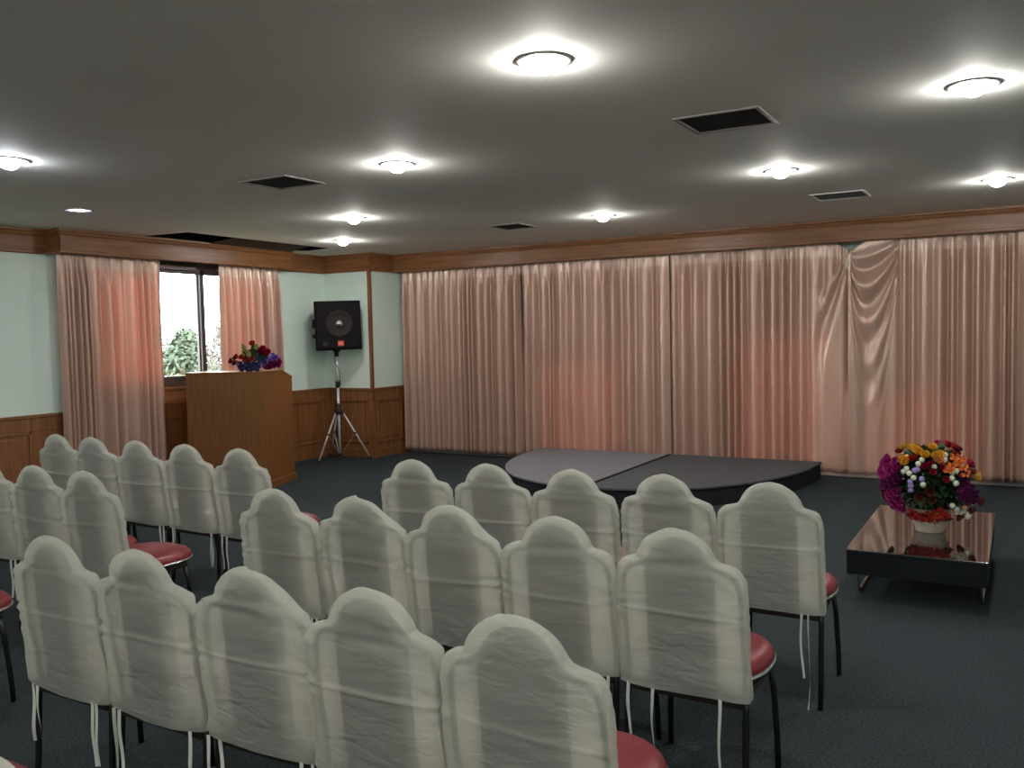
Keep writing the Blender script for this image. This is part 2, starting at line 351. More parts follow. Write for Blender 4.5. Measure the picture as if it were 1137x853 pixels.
# ------------------------------------------------------------------ curtains
def curtain(label, P0, P1, ztop, zbot, seed, npl, tuck=None, sag=None, amp=.034, depthdir=(0,-1,0), swag=None, gath=None):
    """hangs from P0 to P1 (2D). sag(t)->top drop in metres. swagL/R: width share of a loose swagged edge."""
    rnd = random.Random(seed); nc, nr = npl*16, 56
    p0, p1 = Vector((*P0, 0)), Vector((*P1, 0)); L = (p1-p0).length; dd = Vector(depthdir)
    ph = [0.0]; 
    widths = [.42+1.15*rnd.random() for _ in range(npl)]
    if gath:
        for i in range(npl): widths[i] *= gath(i/npl)
    tot = sum(widths); edges = [0]
    for w in widths: edges.append(edges[-1]+w/tot)
    amps = [.5+.75*rnd.random() for _ in range(npl+1)]
    def wave(t):
        for i in range(npl):
            if t <= edges[i+1] or i == npl-1:
                u = (t-edges[i])/(edges[i+1]-edges[i]); 
                s = .5-.5*math.cos(2*PI*u); s = s**.75
                return s*amps[i], u
    mb = MB(); vs = []; grid = {}
    for j in range(nr+1):
        vf = j/nr; vf = vf**1.25
        for i in range(nc+1):
            t = i/nc; w, u = wave(t)
            top = ztop - (sag(t) if sag else 0); bot = zbot + .014*noise.noise(Vector((t*9, seed, 0))) + .012*w
            z = top + (bot-top)*vf
            drop = ztop-z
            a = amp*(.35+.65*min(1, drop/.35))*(1+.25*vf)
            d = a*(w-.35)
            if drop < .05: d *= .7
            # slow change of the folds down the drop
            d += .010*noise.noise(Vector((t*npl*.35, vf*2.2, seed*3.1)))*min(1, drop*2)
            d += .004*noise.noise(Vector((t*npl*1.3, vf*9, seed)))*min(1, drop*3)
            x = t
            if swag:
                sd_, sw_ = swag((p0+(p1-p0)*t).x, z); d = d*(1-sw_)+sw_*sd_
            if tuck: x += tuck(t, vf)
            p = p0+(p1-p0)*x+dd*d
            vs.append((p.x, p.y, z)); grid[j, i] = drop
    fs = []; mi = []
    for j in range(nr):
        for i in range(nc):
            k = j*(nc+1)+i; fs.append((k, k+1, k+nc+2, k+nc+1))
            dz = grid[j, i]-(sag(i/nc) if sag else 0)
            mi.append(1 if (dz < .145) else 0)
    o = len(mb.v); mb.v += vs
    for f, q in zip(fs, mi): mb.f.append(list(f)); mb.sm.append(True); mb.mi.append(q)
    c = mb.build('curtain', [SATIN, SATINHEAD])
    sd = c.modifiers.new('thickness', 'SOLIDIFY'); sd.thickness = .003; sd.offset = 0
    return tag(c, label, 'curtain', 'rose satin curtains')
ZT = ZC+.03
YQ = 9.79
curtain('rose satin curtain hanging next to the mint corner pier', (-7.40, YQ), (-5.525, YQ), ZT, .045, 11, 19, amp=.075)
curtain('rose satin curtain glowing pink low down behind the pale half of the stage', (-5.512, YQ-.01), (-3.552, YQ), ZT, .05, 12, 18, amp=.075,
        tuck=lambda t, v: .012*(1-t)*math.sin(v*5)*(1-v))
def ss(a, b, v): v = max(0, min(1, (v-a)/(b-a))); return v*v*(3-2*v)
JX, JZ = -1.56, 2.36
def swag3(x, z):
    dx, dz = JX-x, max(.0, JZ+.06-z); r = math.hypot(dx, dz); a = math.atan2(dx, dz+.02)
    f = (.042*math.sin(15*a+.5*math.sin(3*z))+.012*math.sin(31*a+1))*min(1, r*2.4)*min(1, max(0, dx)*14)+.03-.03*ss(.10, .0, dx)
    return f, ss(.62, .34, a)*ss(.40, .26, dx) if dx > 0 else 1
def swag4(x, z):
    s_ = (x-JX)/.50
    if s_ <= .001: return .035, 1
    if s_ >= 1: return 0, 0
    w_ = (s_**.55)*(1-s_)/.50
    D = max(0.0, (JZ+.12*s_-z)/(w_+.10))
    f = .040*math.sin(2*PI*(D/.36)**.85)*math.exp(-max(0, D-.75)*1.6)*min(1, D*8)+.035
    f += .018*math.sin(s_*15)*ss(.5, 1.3, D)
    return f, ss(0, .05, s_)*ss(1, .80, s_)
def sag3(t): return .13*max(0, (t-.91)/.09)**1.1 + .008*abs(math.sin(t*22*PI))
def sag4(t): return .135*max(0, (.085-t)/.085)**1.1 + .008*abs(math.sin(t*24*PI))
curtain('rose satin curtain behind the dark half of the stage, right top corner drooping', (-3.532, YQ), (-1.548, YQ), ZT, .06, 13, 18, sag=sag3, swag=swag3, amp=.075,
        tuck=lambda t, v: .010*max(0, t-.7)*math.sin(v*3))
curtain('rose satin curtain with sagging swag, behind the flower vase', (-1.578, YQ-.035), (.75, YQ), ZT, .055, 14, 21, sag=sag4, swag=swag4, amp=.075)
XQ = -8.085
curtain('rose satin curtain left of the open window', (XQ-.02, 5.25), (XQ-.02, 6.44), ZT, .03, 15, 13, depthdir=(1,0,0), amp=.075,
        gath=lambda u: .6 if u < .4 else 1.2)
curtain('rose satin curtain right of the open window, behind the lectern bouquet', (XQ-.02, 7.25), (XQ-.02, 8.19), ZT, .03, 16, 9, depthdir=(1,0,0), amp=.075)

# ------------------------------------------------------------------ ceiling fittings
def downlight(x, y, kind, label):
    t = thing('recessed_downlight', label, 'ceiling light', (x, y, H), 0, 'recessed ceiling lights')
    r = MB(); r.lathe([(.094, .002), (.112, .001), (.114, -.003), (.110, -.007), (.098, -.006), (.094, .002)], 32, capa=False, capb=False); r.build('trim_ring', REFL, t)
    c = MB(); c.lathe([(.096, 0), (.093, .05), (.085, .11), (.04, .13), (.001, .13)], 32, capa=False, capb=False); c.build('reflector', REFL, t)
    lo = .012 if kind == 'dim' else -.042
    b = MB(); b.lathe([(.002, lo-.014), (.024, lo-.010), (.044, lo+.002), (.057, lo+.018), (.062, lo+.038), (.055, lo+.060), (.034, lo+.075), (.022, lo+.09), (.02, lo+.15)], 20, capb=False)
    b.build('bulb', {'warm': BULB, 'cool': BULBC, 'dim': BULBD}[kind], t)
LL = ['bluish white downlight at the far left edge of the picture', 'small dim lilac downlight above the left window curtain',
 'bright downlight between the left square vent and the picture centre', 'bright downlight above the speaker, close to the corner pier cornice',
 'downlight just in front of the corner light, above the lectern bouquet', 'downlight nearest the camera, with dark ring showing round its bulb',
 'bright downlight nearest the curtains, right of the farthest dark vent', 'largest starry downlight between the big vent and the slatted vent',
 'bright downlight at upper right, right of the big square vent', 'bright downlight above the right end of the curtains']
for (x, y, k), l in zip(LIGHTS, LL): downlight(x, y, k, l)
for x, y in HIDDEN: downlight(x, y, 'warm', 'downlight in the ceiling out of the picture')
VL = ['flush dark square vent left of centre in the ceiling', 'largest dark square vent, right of centre near the front', 'small dark vent farthest away, above the left curtains', 'vent with pale slats near the sagging curtain swag']
for i, ((x, y, w, d), l) in enumerate(zip(VENTS, VL)):
    t = thing('ceiling_vent', l, 'ceiling vent', (x, y, H), 0, 'square ceiling vents')
    f = MB()
    for a, b in (((-w/2, -d/2, -.008), (w/2, -d/2+.022, .012)), ((-w/2, d/2-.022, -.008), (w/2, d/2, .012)), ((-w/2, -d/2+.022, -.008), (-w/2+.022, d/2-.022, .012)), ((w/2-.022, -d/2+.022, -.008), (w/2, d/2-.022, .012))): f.box(a, b)
    f.build('frame', GREYM if i != 3 else WHITEM, t, .002)
    bx = MB(); a, b, z = w/2-.012, d/2-.012, .16
    bx.add([(-a,-b,.012),(a,-b,.012),(a,b,.012),(-a,b,.012),(-a,-b,z),(a,-b,z),(a,b,z),(-a,b,z)], [(4,5,6,7),(0,1,5,4),(1,2,6,5),(2,3,7,6),(3,0,4,7)]); bx.build('duct', DARKVOID, t)
    s = MB(); k = 11
    for j in range(k):
        yy = -d/2+.03+(d-.06)*(j+.5)/k
        s.box((-w/2+.02, -.002, -.012), (w/2-.02, .001, .012), Matrix.Translation((0, yy, .006)) @ Matrix.Rotation(.8, 4, 'X'))
    s.build('slats', SLATM if i != 3 else plain('pale_slat', (.22,.22,.21), .5), t)

# ------------------------------------------------------------------ stage
def half(sgn):
    pts = []; n = 28
    for k in range(n+1):
        a = PI/2*k/n; ex = 2/2.15
        pts.append((sgn*1.66*math.sin(a)**ex, -2.34*math.cos(a)**ex))
    pts.append((0, 0)); return pts if sgn > 0 else pts[::-1]
def stage(x, sgn, label, topm):
    t = thing('stage_platform', label, 'stage', (x, 9.66, 0), 0, 'low stage halves')
    p = half(sgn); mb = MB(); q = [(a*.992, b*.994) for a, b in p]; mb.prism(q, 0, .165); mb.build('skirt', STAGES, t, .004)
    tp = MB(); rnd = random.Random(5+sgn)
    pr = [(a*(1+.004*rnd.random()), b*(1+.006*rnd.random())) for a, b in p]
    tp.prism(pr, .163, .182); tp.build('carpet_top', topm, t, .003)
    ed = MB(); ed.box((0 if sgn < 0 else -.0, -2.30, .18), (.012, -.02, .186)) if sgn > 0 else ed.box((-.012, -2.30, .18), (0, -.02, .186)); ed.build('edge_strip', STAGES, t)
stage(-3.508, -1, 'left half of low rounded stage, covered in pale grey carpet', STAGEL)
stage(-3.492, 1, 'right half of low rounded stage, covered in dark grey carpet', STAGER)

# ------------------------------------------------------------------ lectern
ang = math.atan2(.351, .936)          # rotation of local +y away from world +y
lec = thing('lectern', 'wide brown wooden lectern with sloping far edge in front of the open window', 'lectern', (-6.939, 6.725, 0), ang)
# local: x to the left is negative, y towards the far side
Wd, Dp = .875, .755
pf = [(0, 0), (Dp, 0), (Dp, 1.165), (.49, 1.243), (0, 1.243)]
def sidep(x0, x1):
    mb = MB(); n = len(pf)
    mb.add([(x0, y, z) for y, z in pf]+[(x1, y, z) for y, z in pf], [tuple(range(n)), tuple(range(2*n-1, n-1, -1))]+[(i, n+i, n+(i+1) % n, (i+1) % n) for i in range(n)]); return mb
sidep(-.022, 0).build('side_panel', VENEER, lec, .002); sidep(-Wd, -Wd+.022).build('side_panel', VENEER, lec, .002)
mb = MB(); mb.box((-Wd+.022, .0, 0), (-.022, .02, 1.243)); mb.build('front_panel', VENEER, lec, .002)
mb = MB(); mb.box((-Wd-.004, -.006, 1.243), (.004, .49, 1.265)); mb.build('top_board', VENEER, lec, .003)
mb = MB(); mb.add([(-Wd-.004, .49, 1.243), (.004, .49, 1.243), (.004, Dp+.004, 1.163), (-Wd-.004, Dp+.004, 1.163), (-Wd-.004, .49, 1.265), (.004, .49, 1.265), (.004, Dp+.004, 1.181), (-Wd-.004, Dp+.004, 1.181)],
   [(3,2,1,0),(4,5,6,7),(0,1,5,4),(1,2,6,5),(2,3,7,6),(3,0,4,7)]); mb.build('reading_board', VENEER, lec)
mb = MB(); mb.box((-Wd+.022, Dp-.30, .4), (-.022, Dp-.05, .42)); mb.build('shelf', VENEER, lec)
mb = MB(); mb.box((0, -.018, 0), (.018, Dp+.018, .085)); mb.box((-Wd-.018, -.018, 0), (-Wd, Dp+.018, .085)); mb.box((-Wd, -.018, 0), (0, 0, .085)); mb.build('base_moulding', VENEER, lec, .005)

# ------------------------------------------------------------------ speaker and stand
SX, SY = -7.76, 8.84
st = thing('speaker_stand', 'silver tripod speaker stand in front of the corner pier', 'speaker stand', (SX, SY, 0))
mb = MB(); mb.tube([(0,0,.04), (0,0,1.0)], .0175, 14); mb.build('pole', ALU, st)
mb = MB(); mb.tube([(0,0,1.0), (0,0,1.36)], .0145, 14); mb.build('upper_pole', ALU, st)
mb = MB(); mb.lathe([(.024,.955),(.030,.965),(.030,1.03),(.024,1.04)], 16); mb.tube([(.02,0,1.0), (.055,.0,1.0)], .008, 8); mb.build('collar', BLACKP, st)
mb = MB(); mb.lathe([(.026,.60),(.036,.61),(.036,.66),(.026,.67),(.026,.74),(.02,.745)], 16)
for a in (-93, 39, 150): mb.box((.02,-.016,.60), (.066,.016,.645), Matrix.Rotation(math.radians(a), 4, 'Z'))
mb.build('hub', BLACKP, st)
mb = MB(); mb.lathe([(.022,.05),(.028,.055),(.028,.10),(.022,.105)], 16); mb.build('lower_hub', BLACKP, st)
for a in (-93, 39, 150):
    R = Matrix.Rotation(math.radians(a), 4, 'Z')
    mb = MB(); mb.tube([(.055,0,.625), (.385,0,.03)], .0115, 12, T=R); lg = mb.build('leg', ALU, st)
    mb = MB(); mb.tube([(.378,0,.04), (.40,0,.001)], .0155, 12, T=R); mb.build('rubber_foot', BLACKP, lg)
    mb = MB(); mb.tube([(.2,0,.362), (.212,0,.342)], .016, 12, T=R); mb.build('clamp', BLACKP, lg)
    mb = MB(); mb.box((-.0,-.009,-.0025), (.33,.009,.0025), R @ Matrix.Translation((.024,0,.08)) @ Matrix.Rotation(-math.atan2(.265,.175), 4, 'Y')); mb.build('brace', GREYM, st)
sa = math.atan2(.70, .72)   # faces the room
spk = thing('loudspeaker', 'black loudspeaker with silver dome and red badge on tripod stand', 'loudspeaker', (SX, SY, 1.36), .93); spk.rotation_euler = (0, -.018, .93); spk.scale = (1.06, 1.0, 1.03)
# local: front towards -y
def taper(y0, w0, y1, w1, z0, z1, zt1):
    return [(-w0,y0,z0),(w0,y0,z0),(w0,y0,z1),(-w0,y0,z1)], [(-w1,y1,z0+.02),(w1,y1,z0+.02),(w1,y1,zt1),(-w1,y1,zt1)]
a, b = taper(-.185, .285, .15, .20, .085, .70, .67)
mb = MB(); mb.rings([a, b], True, True, False); mb.build('cabinet', BLACKBOX, spk, .012)
mb = MB(); mb.box((-.262,-.200,.11), (.262,-.184,.675)); mb.build('grille', GRILLE, spk, .006)
wz = .415; Tz = Matrix.Translation((.01, -.2005, wz)) @ Matrix.Rotation(PI/2, 4, 'X')
mb = MB(); mb.lathe([(.165,0),(.165,.005),(.150,.007),(.142,.002),(.05,.001),(.045,.002)], 40, T=Tz); mb.build('woofer', CONE, spk)
mb = MB(); mb.lathe([(.05,.001),(.048,.010),(.036,.022),(.018,.028),(.001,.029)], 24, T=Tz); mb.build('dust_dome', CHROME, spk)['label'] = 'silver dome'
mb = MB(); mb.lathe([(.03,0),(.03,.004),(.024,.005)], 20, T=Matrix.Translation((-.17,-.2005,.165)) @ Matrix.Rotation(PI/2, 4, 'X')); mb.build('port', BLACKP, spk)
mb = MB(); mb.box((-.02,-.206,.135), (.055,-.199,.20)); bd = mb.build('badge', plain('badge_red', (.62,.07,.045), .45), spk, .003); bd['label'] = 'square red badge'
tc = bpy.data.curves.new('badge_lettering', 'FONT'); tc.body = 'JBL'; tc.size = .034; tc.align_x = 'CENTER'; tc.align_y = 'CENTER'; tc.extrude = .0008
tmp = bpy.data.objects.new('lettering_curve', tc); lm = bpy.data.meshes.new_from_object(tmp); bpy.data.objects.remove(tmp)
to = bpy.data.objects.new('badge_lettering', lm); C.objects.link(to); to.parent = bd; to.location = (.0175,-.2068,.166); to.rotation_euler = (PI/2,0,0); lm.materials.append(plain('badge_white', (.85,.8,.78), .5))
for zz, hh in ((.37,.11), (.24,.05)):
    mb = MB(); mb.box((-.292,-.07,zz), (-.262,-.02,zz+hh)); mb.build('side_handle', BLACKP, spk, .006)
mb = MB(); mb.lathe([(.02,-.0),(.024,.002),(.024,.05),(.05,.075),(.05,.09)], 18); mb.build('pole_socket', BLACKP, spk)
mb = MB(); mb.tube([(-.02,.05,.12),(-.035,-.02,.04),(-.03,-.03,-.06),(.0,-.025,-.14),(.024,-.022,-.20),(.02,-.022,-.30),(.021,-.02,-.36)], .004, 8); mb.build('cable', BLACKP, spk)

# ------------------------------------------------------------------ low table and flowers
TX0, TX1, TY0, TY1, TZ = -.885, -.150, 5.35, 6.80, .31
tb = thing('low_table', 'low glossy black table on chrome legs, mirroring the curtains', 'table', ((TX0+TX1)/2, (TY0+TY1)/2, 0))
hw, hd = (TX1-TX0)/2, (TY1-TY0)/2
mb = MB(); mb.box((-hw,-hd,TZ-.012), (hw,hd,TZ)); mb.build('table_top', GLOSS, tb, .002)
mb = MB(); a = .006
mb.box((-hw+a,-hd+a,.165), (hw-a,-hd+a+.018,TZ-.012)); mb.box((-hw+a,hd-a-.018,.165), (hw-a,hd-a,TZ-.012)); mb.box((-hw+a,-hd+a+.018,.165), (-hw+a+.018,hd-a-.018,TZ-.012)); mb.box((hw-a-.018,-hd+a+.018,.165), (hw-a,hd-a-.018,TZ-.012))
mb.build('apron', APRON, tb, .002)
mb = MB(); mb.box((-hw+.024,-hd+.024,.18), (hw-.024,hd-.024,.195)); mb.build('bottom_board', APRON, tb)
for sx in (-1, 1):
    x = sx*(hw-.04)
    mb = MB(); mb.tube([(x,-hd+.16,.185), (x,-hd+.24,.014), (x,-hd+.27,.008), (x,hd-.27,.008), (x,hd-.24,.014), (x,hd-.16,.185)], .009, 8); mb.build('leg', CHROME, tb)

VX, VY = -.497, 6.05
mb = MB(); mb.lathe([(.078,0),(.084,.004),(.082,.014),(.094,.045),(.110,.085),(.118,.12),(.120,.145),(.124,.152),(.118,.154),(.112,.146),(.105,.12),(.02,.11),(.001,.11)], 32, capb=False)
vs = tag(mb.build('vase', CREAM, loc=(VX, VY, TZ)), 'round cream vase holding the big flower ball on the low black table', 'vase')

def petal(mb, T, w, l, cup, curl, n=4):
    vs = []; fs = []
    for i in range(n+1):
        u = i/n
        ww = w*math.sin(PI*(.12+.80*u))**.7
        for j in (-1, 0, 1):
            vs.append((j*ww, l*u*math.cos(cup*u)-.0+abs(j)*-.0, l*u*math.sin(cup*u)+abs(j)*ww*curl))
    for i in range(n):
        for j in range(2): k = i*3+j; fs.append((k, k+1, k+4, k+3))
    mb.add(vs, fs, True, T=T)
def rose_mesh(r, seed):
    mb = MB(); rnd = random.Random(seed)
    for ring, (k, tilt, sc) in enumerate(((6, .35, 1.0), (5, .8, .85), (4, 1.15, .7), (3, 1.4, .55))):
        for i in range(k):
            T = Matrix.Rotation(2*PI*i/k+ring*.7+rnd.uniform(-.15,.15), 4, 'Z') @ Matrix.Translation((0, r*.08, 0)) @ Matrix.Rotation(tilt, 4, 'X')
            petal(mb, T, r*.62*sc, r*1.05*sc, .5, .45)
    return mb
def star_mesh(r, seed, k=5):
    mb = MB(); rnd = random.Random(seed)
    for c in range(5):
        off = Vector((rnd.uniform(-1,1), rnd.uniform(-1,1), rnd.uniform(0,.6)))*r*.7
        B = Matrix.Translation(off) @ Matrix.Rotation(rnd.uniform(-.6,.6), 4, 'X') @ Matrix.Rotation(rnd.uniform(-.6,.6), 4, 'Y')
        for i in range(k):
            petal(mb, B @ Matrix.Rotation(2*PI*i/k, 4, 'Z') @ Matrix.Rotation(.45, 4, 'X'), r*.26, r*.62, .2, .3, 3)
        mb.lathe([(.001,-.02*r),(r*.1,0),(r*.1,r*.1),(.001,r*.16)], 8, T=B)
    return mb
def bud_mesh(r):
    mb = MB(); mb.lathe([(r*.15,-r),(r*.6,-r*.75),(r*.95,-r*.25),(r,.1*r),(r*.85,.55*r),(r*.5,.88*r),(r*.1,r*.98)], 12); return mb
def leaf_mesh(l, w):
    mb = MB(); vs = []; fs = []
    for i in range(6):
        u = i/5; ww = w*math.sin(PI*u)**.8+.0005
        for j in (-1, 0, 1): vs.append((j*ww, l*u, .25*l*math.sin(u*2.2)+abs(j)*ww*.35))
    for i in range(5):
        for j in range(2): k = i*3+j; fs.append((k, k+1, k+4, k+3))
    return mb.add(vs, fs, True)
fmat = {}
def fm(nm, col):
    if nm not in fmat: fmat[nm] = noisy('petal_'+nm, tuple(c*.8 for c in col), col, (1,1,1), 40, .6, spec=.2)
    return fmat[nm]
COL = dict(yellow=(.85,.46,.05), peach=(.85,.42,.18), cream=(.80,.78,.52), white=(.80,.84,.66), orange=(.80,.20,.045), magenta=(.36,.022,.17),
           plum=(.13,.012,.085), red=(.42,.025,.02), crimson=(.35,.012,.045), lilac=(.34,.25,.55), violet=(.16,.08,.38), wine=(.16,.012,.02), brown=(.12,.03,.02), navy=(.04,.035,.14))
GREEN = noisy('leaf_green', (.012,.035,.012), (.03,.075,.022), (1,1,1), 20, .5); LIME = noisy('leaf_lime', (.22,.30,.07), (.36,.42,.14), (1,1,1), 20, .5)
cache = {}
def bloom(parent, kind, col, r, p, outward, name):
    key = (kind, col, round(r, 4))
    if key not in cache:
        mb = {'rose': lambda: rose_mesh(r, len(cache)), 'star': lambda: star_mesh(r, len(cache)), 'bud': lambda: bud_mesh(r), 'leaf': lambda: leaf_mesh(r, r*.28)}[kind]()
        o = mb.build(name, GREEN if col == 'green' else LIME if col == 'lime' else fm(col, COL[col])); cache[key] = o; o.parent = parent
    else:
        o = cache[key].copy(); o.name = name; C.objects.link(o); o.parent = parent
    q = Vector(outward).normalized().to_track_quat('Z' if kind != 'leaf' else 'Y', 'Y' if kind != 'leaf' else 'Z')
    o.location = p; o.rotation_mode = 'QUATERNION'; o.rotation_quaternion = q; return o
rnd = random.Random(3)
bq = thing('flower_bouquet', 'big round bouquet of mixed artificial flowers filling the cream vase', 'flowers', (VX, VY, TZ+.12))
cz = .206      # ball centre above the origin
def onball(cx, cyy, R=(.275, .24, .232)):
    dx = (cx-413)/1313; dz = (342-cyy)/1313
    k = 1-(dx/R[0])**2-(dz/R[2])**2; yy = -R[1]*math.sqrt(max(0.0, k)); return Vector((dx, yy, dz))
spots = []
for c in [(442,75),(352,108),(400,125),(470,130),(495,120),(265,180),(240,170),(330,95)]: spots.append(('rose','yellow',.034,c))
for c in [(375,150),(350,182),(465,198),(538,112),(536,145),(592,238),(622,228),(592,282),(620,322),(262,225),(240,250),(285,258),(592,508),(620,548),(616,585),(660,585),(688,630),(735,515),(700,610),(640,600),(58,482),(320,290),(390,338)]: spots.append(('bud','white',.019,c))
for c in [(162,168),(175,212),(258,140),(672,535)]: spots.append(('bud','peach',.019,c))
for c in [(575,190),(590,130),(637,145),(650,200),(665,240),(560,210),(610,165)]: spots.append(('star','orange',.030,c))
for c in [(480,150),(505,165)]: spots.append(('rose','peach',.030,c))
for c in [(120,190),(95,225),(80,290),(110,320),(150,300),(195,195),(205,235),(130,245),(165,265)]: spots.append(('rose','magenta',.040,c))
for c in [(175,420),(200,450),(165,490),(210,400),(195,530),(230,480),(240,540),(150,450)]: spots.append(('rose','magenta',.042,c))
for c in [(150,360),(190,350),(220,310),(120,370)]: spots.append(('rose','plum',.045,c))
for c in [(675,290),(690,345),(720,400),(700,440),(660,400),(740,440),(690,380)]: spots.append(('star','plum',.045,c))
for c in [(320,150),(300,155)]: spots.append(('rose','red',.026,c))
for c in [(440,185),(458,238),(545,290),(400,200),(520,200)]: spots.append(('rose','crimson',.026,c))
for c in [(340,570),(370,590),(410,600),(440,580),(485,560),(520,540),(545,575),(500,610),(460,620),(350,610)]: spots.append(('star','red',.040,c))
spots.append(('rose','orange',.036,(483,562)))
for c in [(295,325),(297,355),(298,390),(325,235),(345,225),(380,295)]: spots.append(('bud','lilac',.020,c))
for c in [(95,420),(85,460),(110,500),(140,560),(365,430),(440,380),(450,440),(620,620),(700,560),(760,490)]: spots.append(('rose','brown',.036,c))
for c in [(330,600),(365,625),(400,640),(440,645),(480,640),(510,630),(425,615),(385,600)]: spots.append(('star','red',.042,c))
for c in [(300,610),(345,640),(545,610),(530,640)]: spots.append(('star','brown',.036,c))
for kind, col, r, c in spots:
    d = onball(*c); p = Vector((0,0,cz))+d
    bloom(bq, kind, col, r*(.92 if kind == 'bud' else 1.05), p, d+Vector((0,-.05,.02)), {'rose':'rose','bud':'flower_bud','star':'flower_cluster'}[kind])
def foliage(parent, n, R3, c, ll, mat_, seed):
    rr = random.Random(seed); lm_ = leaf_mesh(ll, ll*.26); mb = MB()
    for k in range(n):
        d = Vector((rr.gauss(0,1), rr.gauss(0,1), rr.gauss(0,1))).normalized(); p = c+Vector((d.x*R3[0], d.y*R3[1], d.z*R3[2]))*(.35+.5*rr.random())
        q = (d+Vector((rr.gauss(0,.5), rr.gauss(0,.5), rr.gauss(0,.5)))).to_track_quat('Y', 'Z')
        mb.add(lm_.v, lm_.f, True, T=Matrix.Translation(p) @ q.to_matrix().to_4x4())
    o = mb.build('foliage', mat_, parent); o['kind'] = 'stuff'; return o
foliage(bq, 420, (.23, .20, .20), Vector((0, 0, cz)), .085, GREEN, 5)
for k in range(90):
    d = Vector((rnd.gauss(0,1), rnd.gauss(0,1), rnd.gauss(0,1))).normalized(); d = Vector((d.x*.20, d.y*.18, d.z*.17))
    bloom(bq, 'leaf', 'green', .10, Vector((0,0,cz))+d*.75, d+Vector((rnd.gauss(0,.06), rnd.gauss(0,.06), rnd.gauss(0,.06))), 'leaf')
for k in range(26):      # the far side of the ball
    a = rnd.uniform(0, PI); e = rnd.uniform(-.5, 1.3); d = Vector((.25*math.cos(a)*math.cos(e), .24*math.sin(a)*math.cos(e), .225*math.sin(e)))
    col = rnd.choice(['magenta','red','yellow','orange','plum','crimson']); bloom(bq, 'rose', col, .040, Vector((0,0,cz))+d, d, 'rose')
mb = MB()
for k in range(14):
    a = k*2.4; q = .02+.05*(k % 3)/2
    mb.tube([(q*.5*math.cos(a), q*.5*math.sin(a), -.01), (q*math.cos(a), q*math.sin(a), .08), (q*2.2*math.cos(a), q*2.2*math.sin(a), .24)], .003, 6)
mb.build('stems', GREEN, bq)

# bouquet lying on the lectern
BX = lec.matrix_basis @ Vector((-.165, .22, 1.276))
b2 = thing('flower_bunch', 'small bunch of red, purple and lime flowers lying on the lectern', 'flowers', BX, YAW)
sp2 = []
for c in [(490,200)]: sp2.append(('rose','red',.036,c))
for c in [(370,325),(340,410),(390,430),(420,450),(490,430),(320,400)]: sp2.append(('rose','red',.030,c))
for c in [(185,450),(240,400),(215,490),(150,460)]: sp2.append(('rose','wine',.034,c))
for c in [(650,280),(640,330),(690,340),(720,330),(680,370),(600,310)]: sp2.append(('rose','crimson',.036,c))
for c in [(800,390),(810,430),(840,420),(770,430)]: sp2.append(('star','violet',.036,c))
for c in [(830,510),(760,500),(800,550),(860,540),(720,590),(740,610),(690,600),(880,490)]: sp2.append(('rose','magenta',.034,c))
for c in [(300,500),(330,540),(380,520),(420,560),(470,530),(560,510),(620,430),(660,440),(340,580),(470,590),(560,560)]: sp2.append(('star','navy',.040,c))
for c in [(615,525),(680,535),(540,580),(255,500),(600,490),(245,515)]: sp2.append(('bud','lilac',.018,c))
for kind, col, r, c in sp2:
    dx, dz = (c[0]-510)/1500, (600-c[1])/1470
    kx = 1-(dx/.30)**2-(dz/.36)**2; yy = -.10*math.sqrt(max(0.05, kx))
    bloom(b2, kind, col, r*(1.25 if kind != 'bud' else 1), Vector((dx, yy, max(.024, dz))), Vector((dx, -.25, .12+dz*.4)), {'rose':'rose','bud':'flower_bud','star':'flower_cluster'}[kind])
for c, col, l in [((350,260),'lime',.09),((400,290),'lime',.09),((430,360),'lime',.08),((460,330),'lime',.08),((520,280),'green',.09),((540,330),'green',.09),((490,320),'green',.08),((330,330),'lime',.07),((150,410),'lime',.06),
                  ((560,390),'green',.09),((600,420),'green',.08),((400,480),'green',.10),((280,470),'green',.09),((700,450),'green',.09),((570,220),'lime',.07),((560,250),'lime',.07)]:
    dx, dz = (c[0]-510)/1500, (600-c[1])/1470
    bloom(b2, 'leaf', col, l*1.2, Vector((dx*.9, -.10, max(.03, dz-.045))), Vector((dx+rnd.uniform(-.1,.1), -.12, .2+rnd.uniform(-.1,.1))), 'leaf')
foliage(b2, 110, (.20, .07, .08), Vector((0, -.01, .10)), .07, GREEN, 6)
mb = MB()
for k in range(9):
    x = -.24+.055*k; mb.tube([(x*.3, .10, .010), (x*.5, .05, .02), (x*.8, -.01, .06+.05*(k % 3))], .004, 6)
mb.build('stems', GREEN, b2)

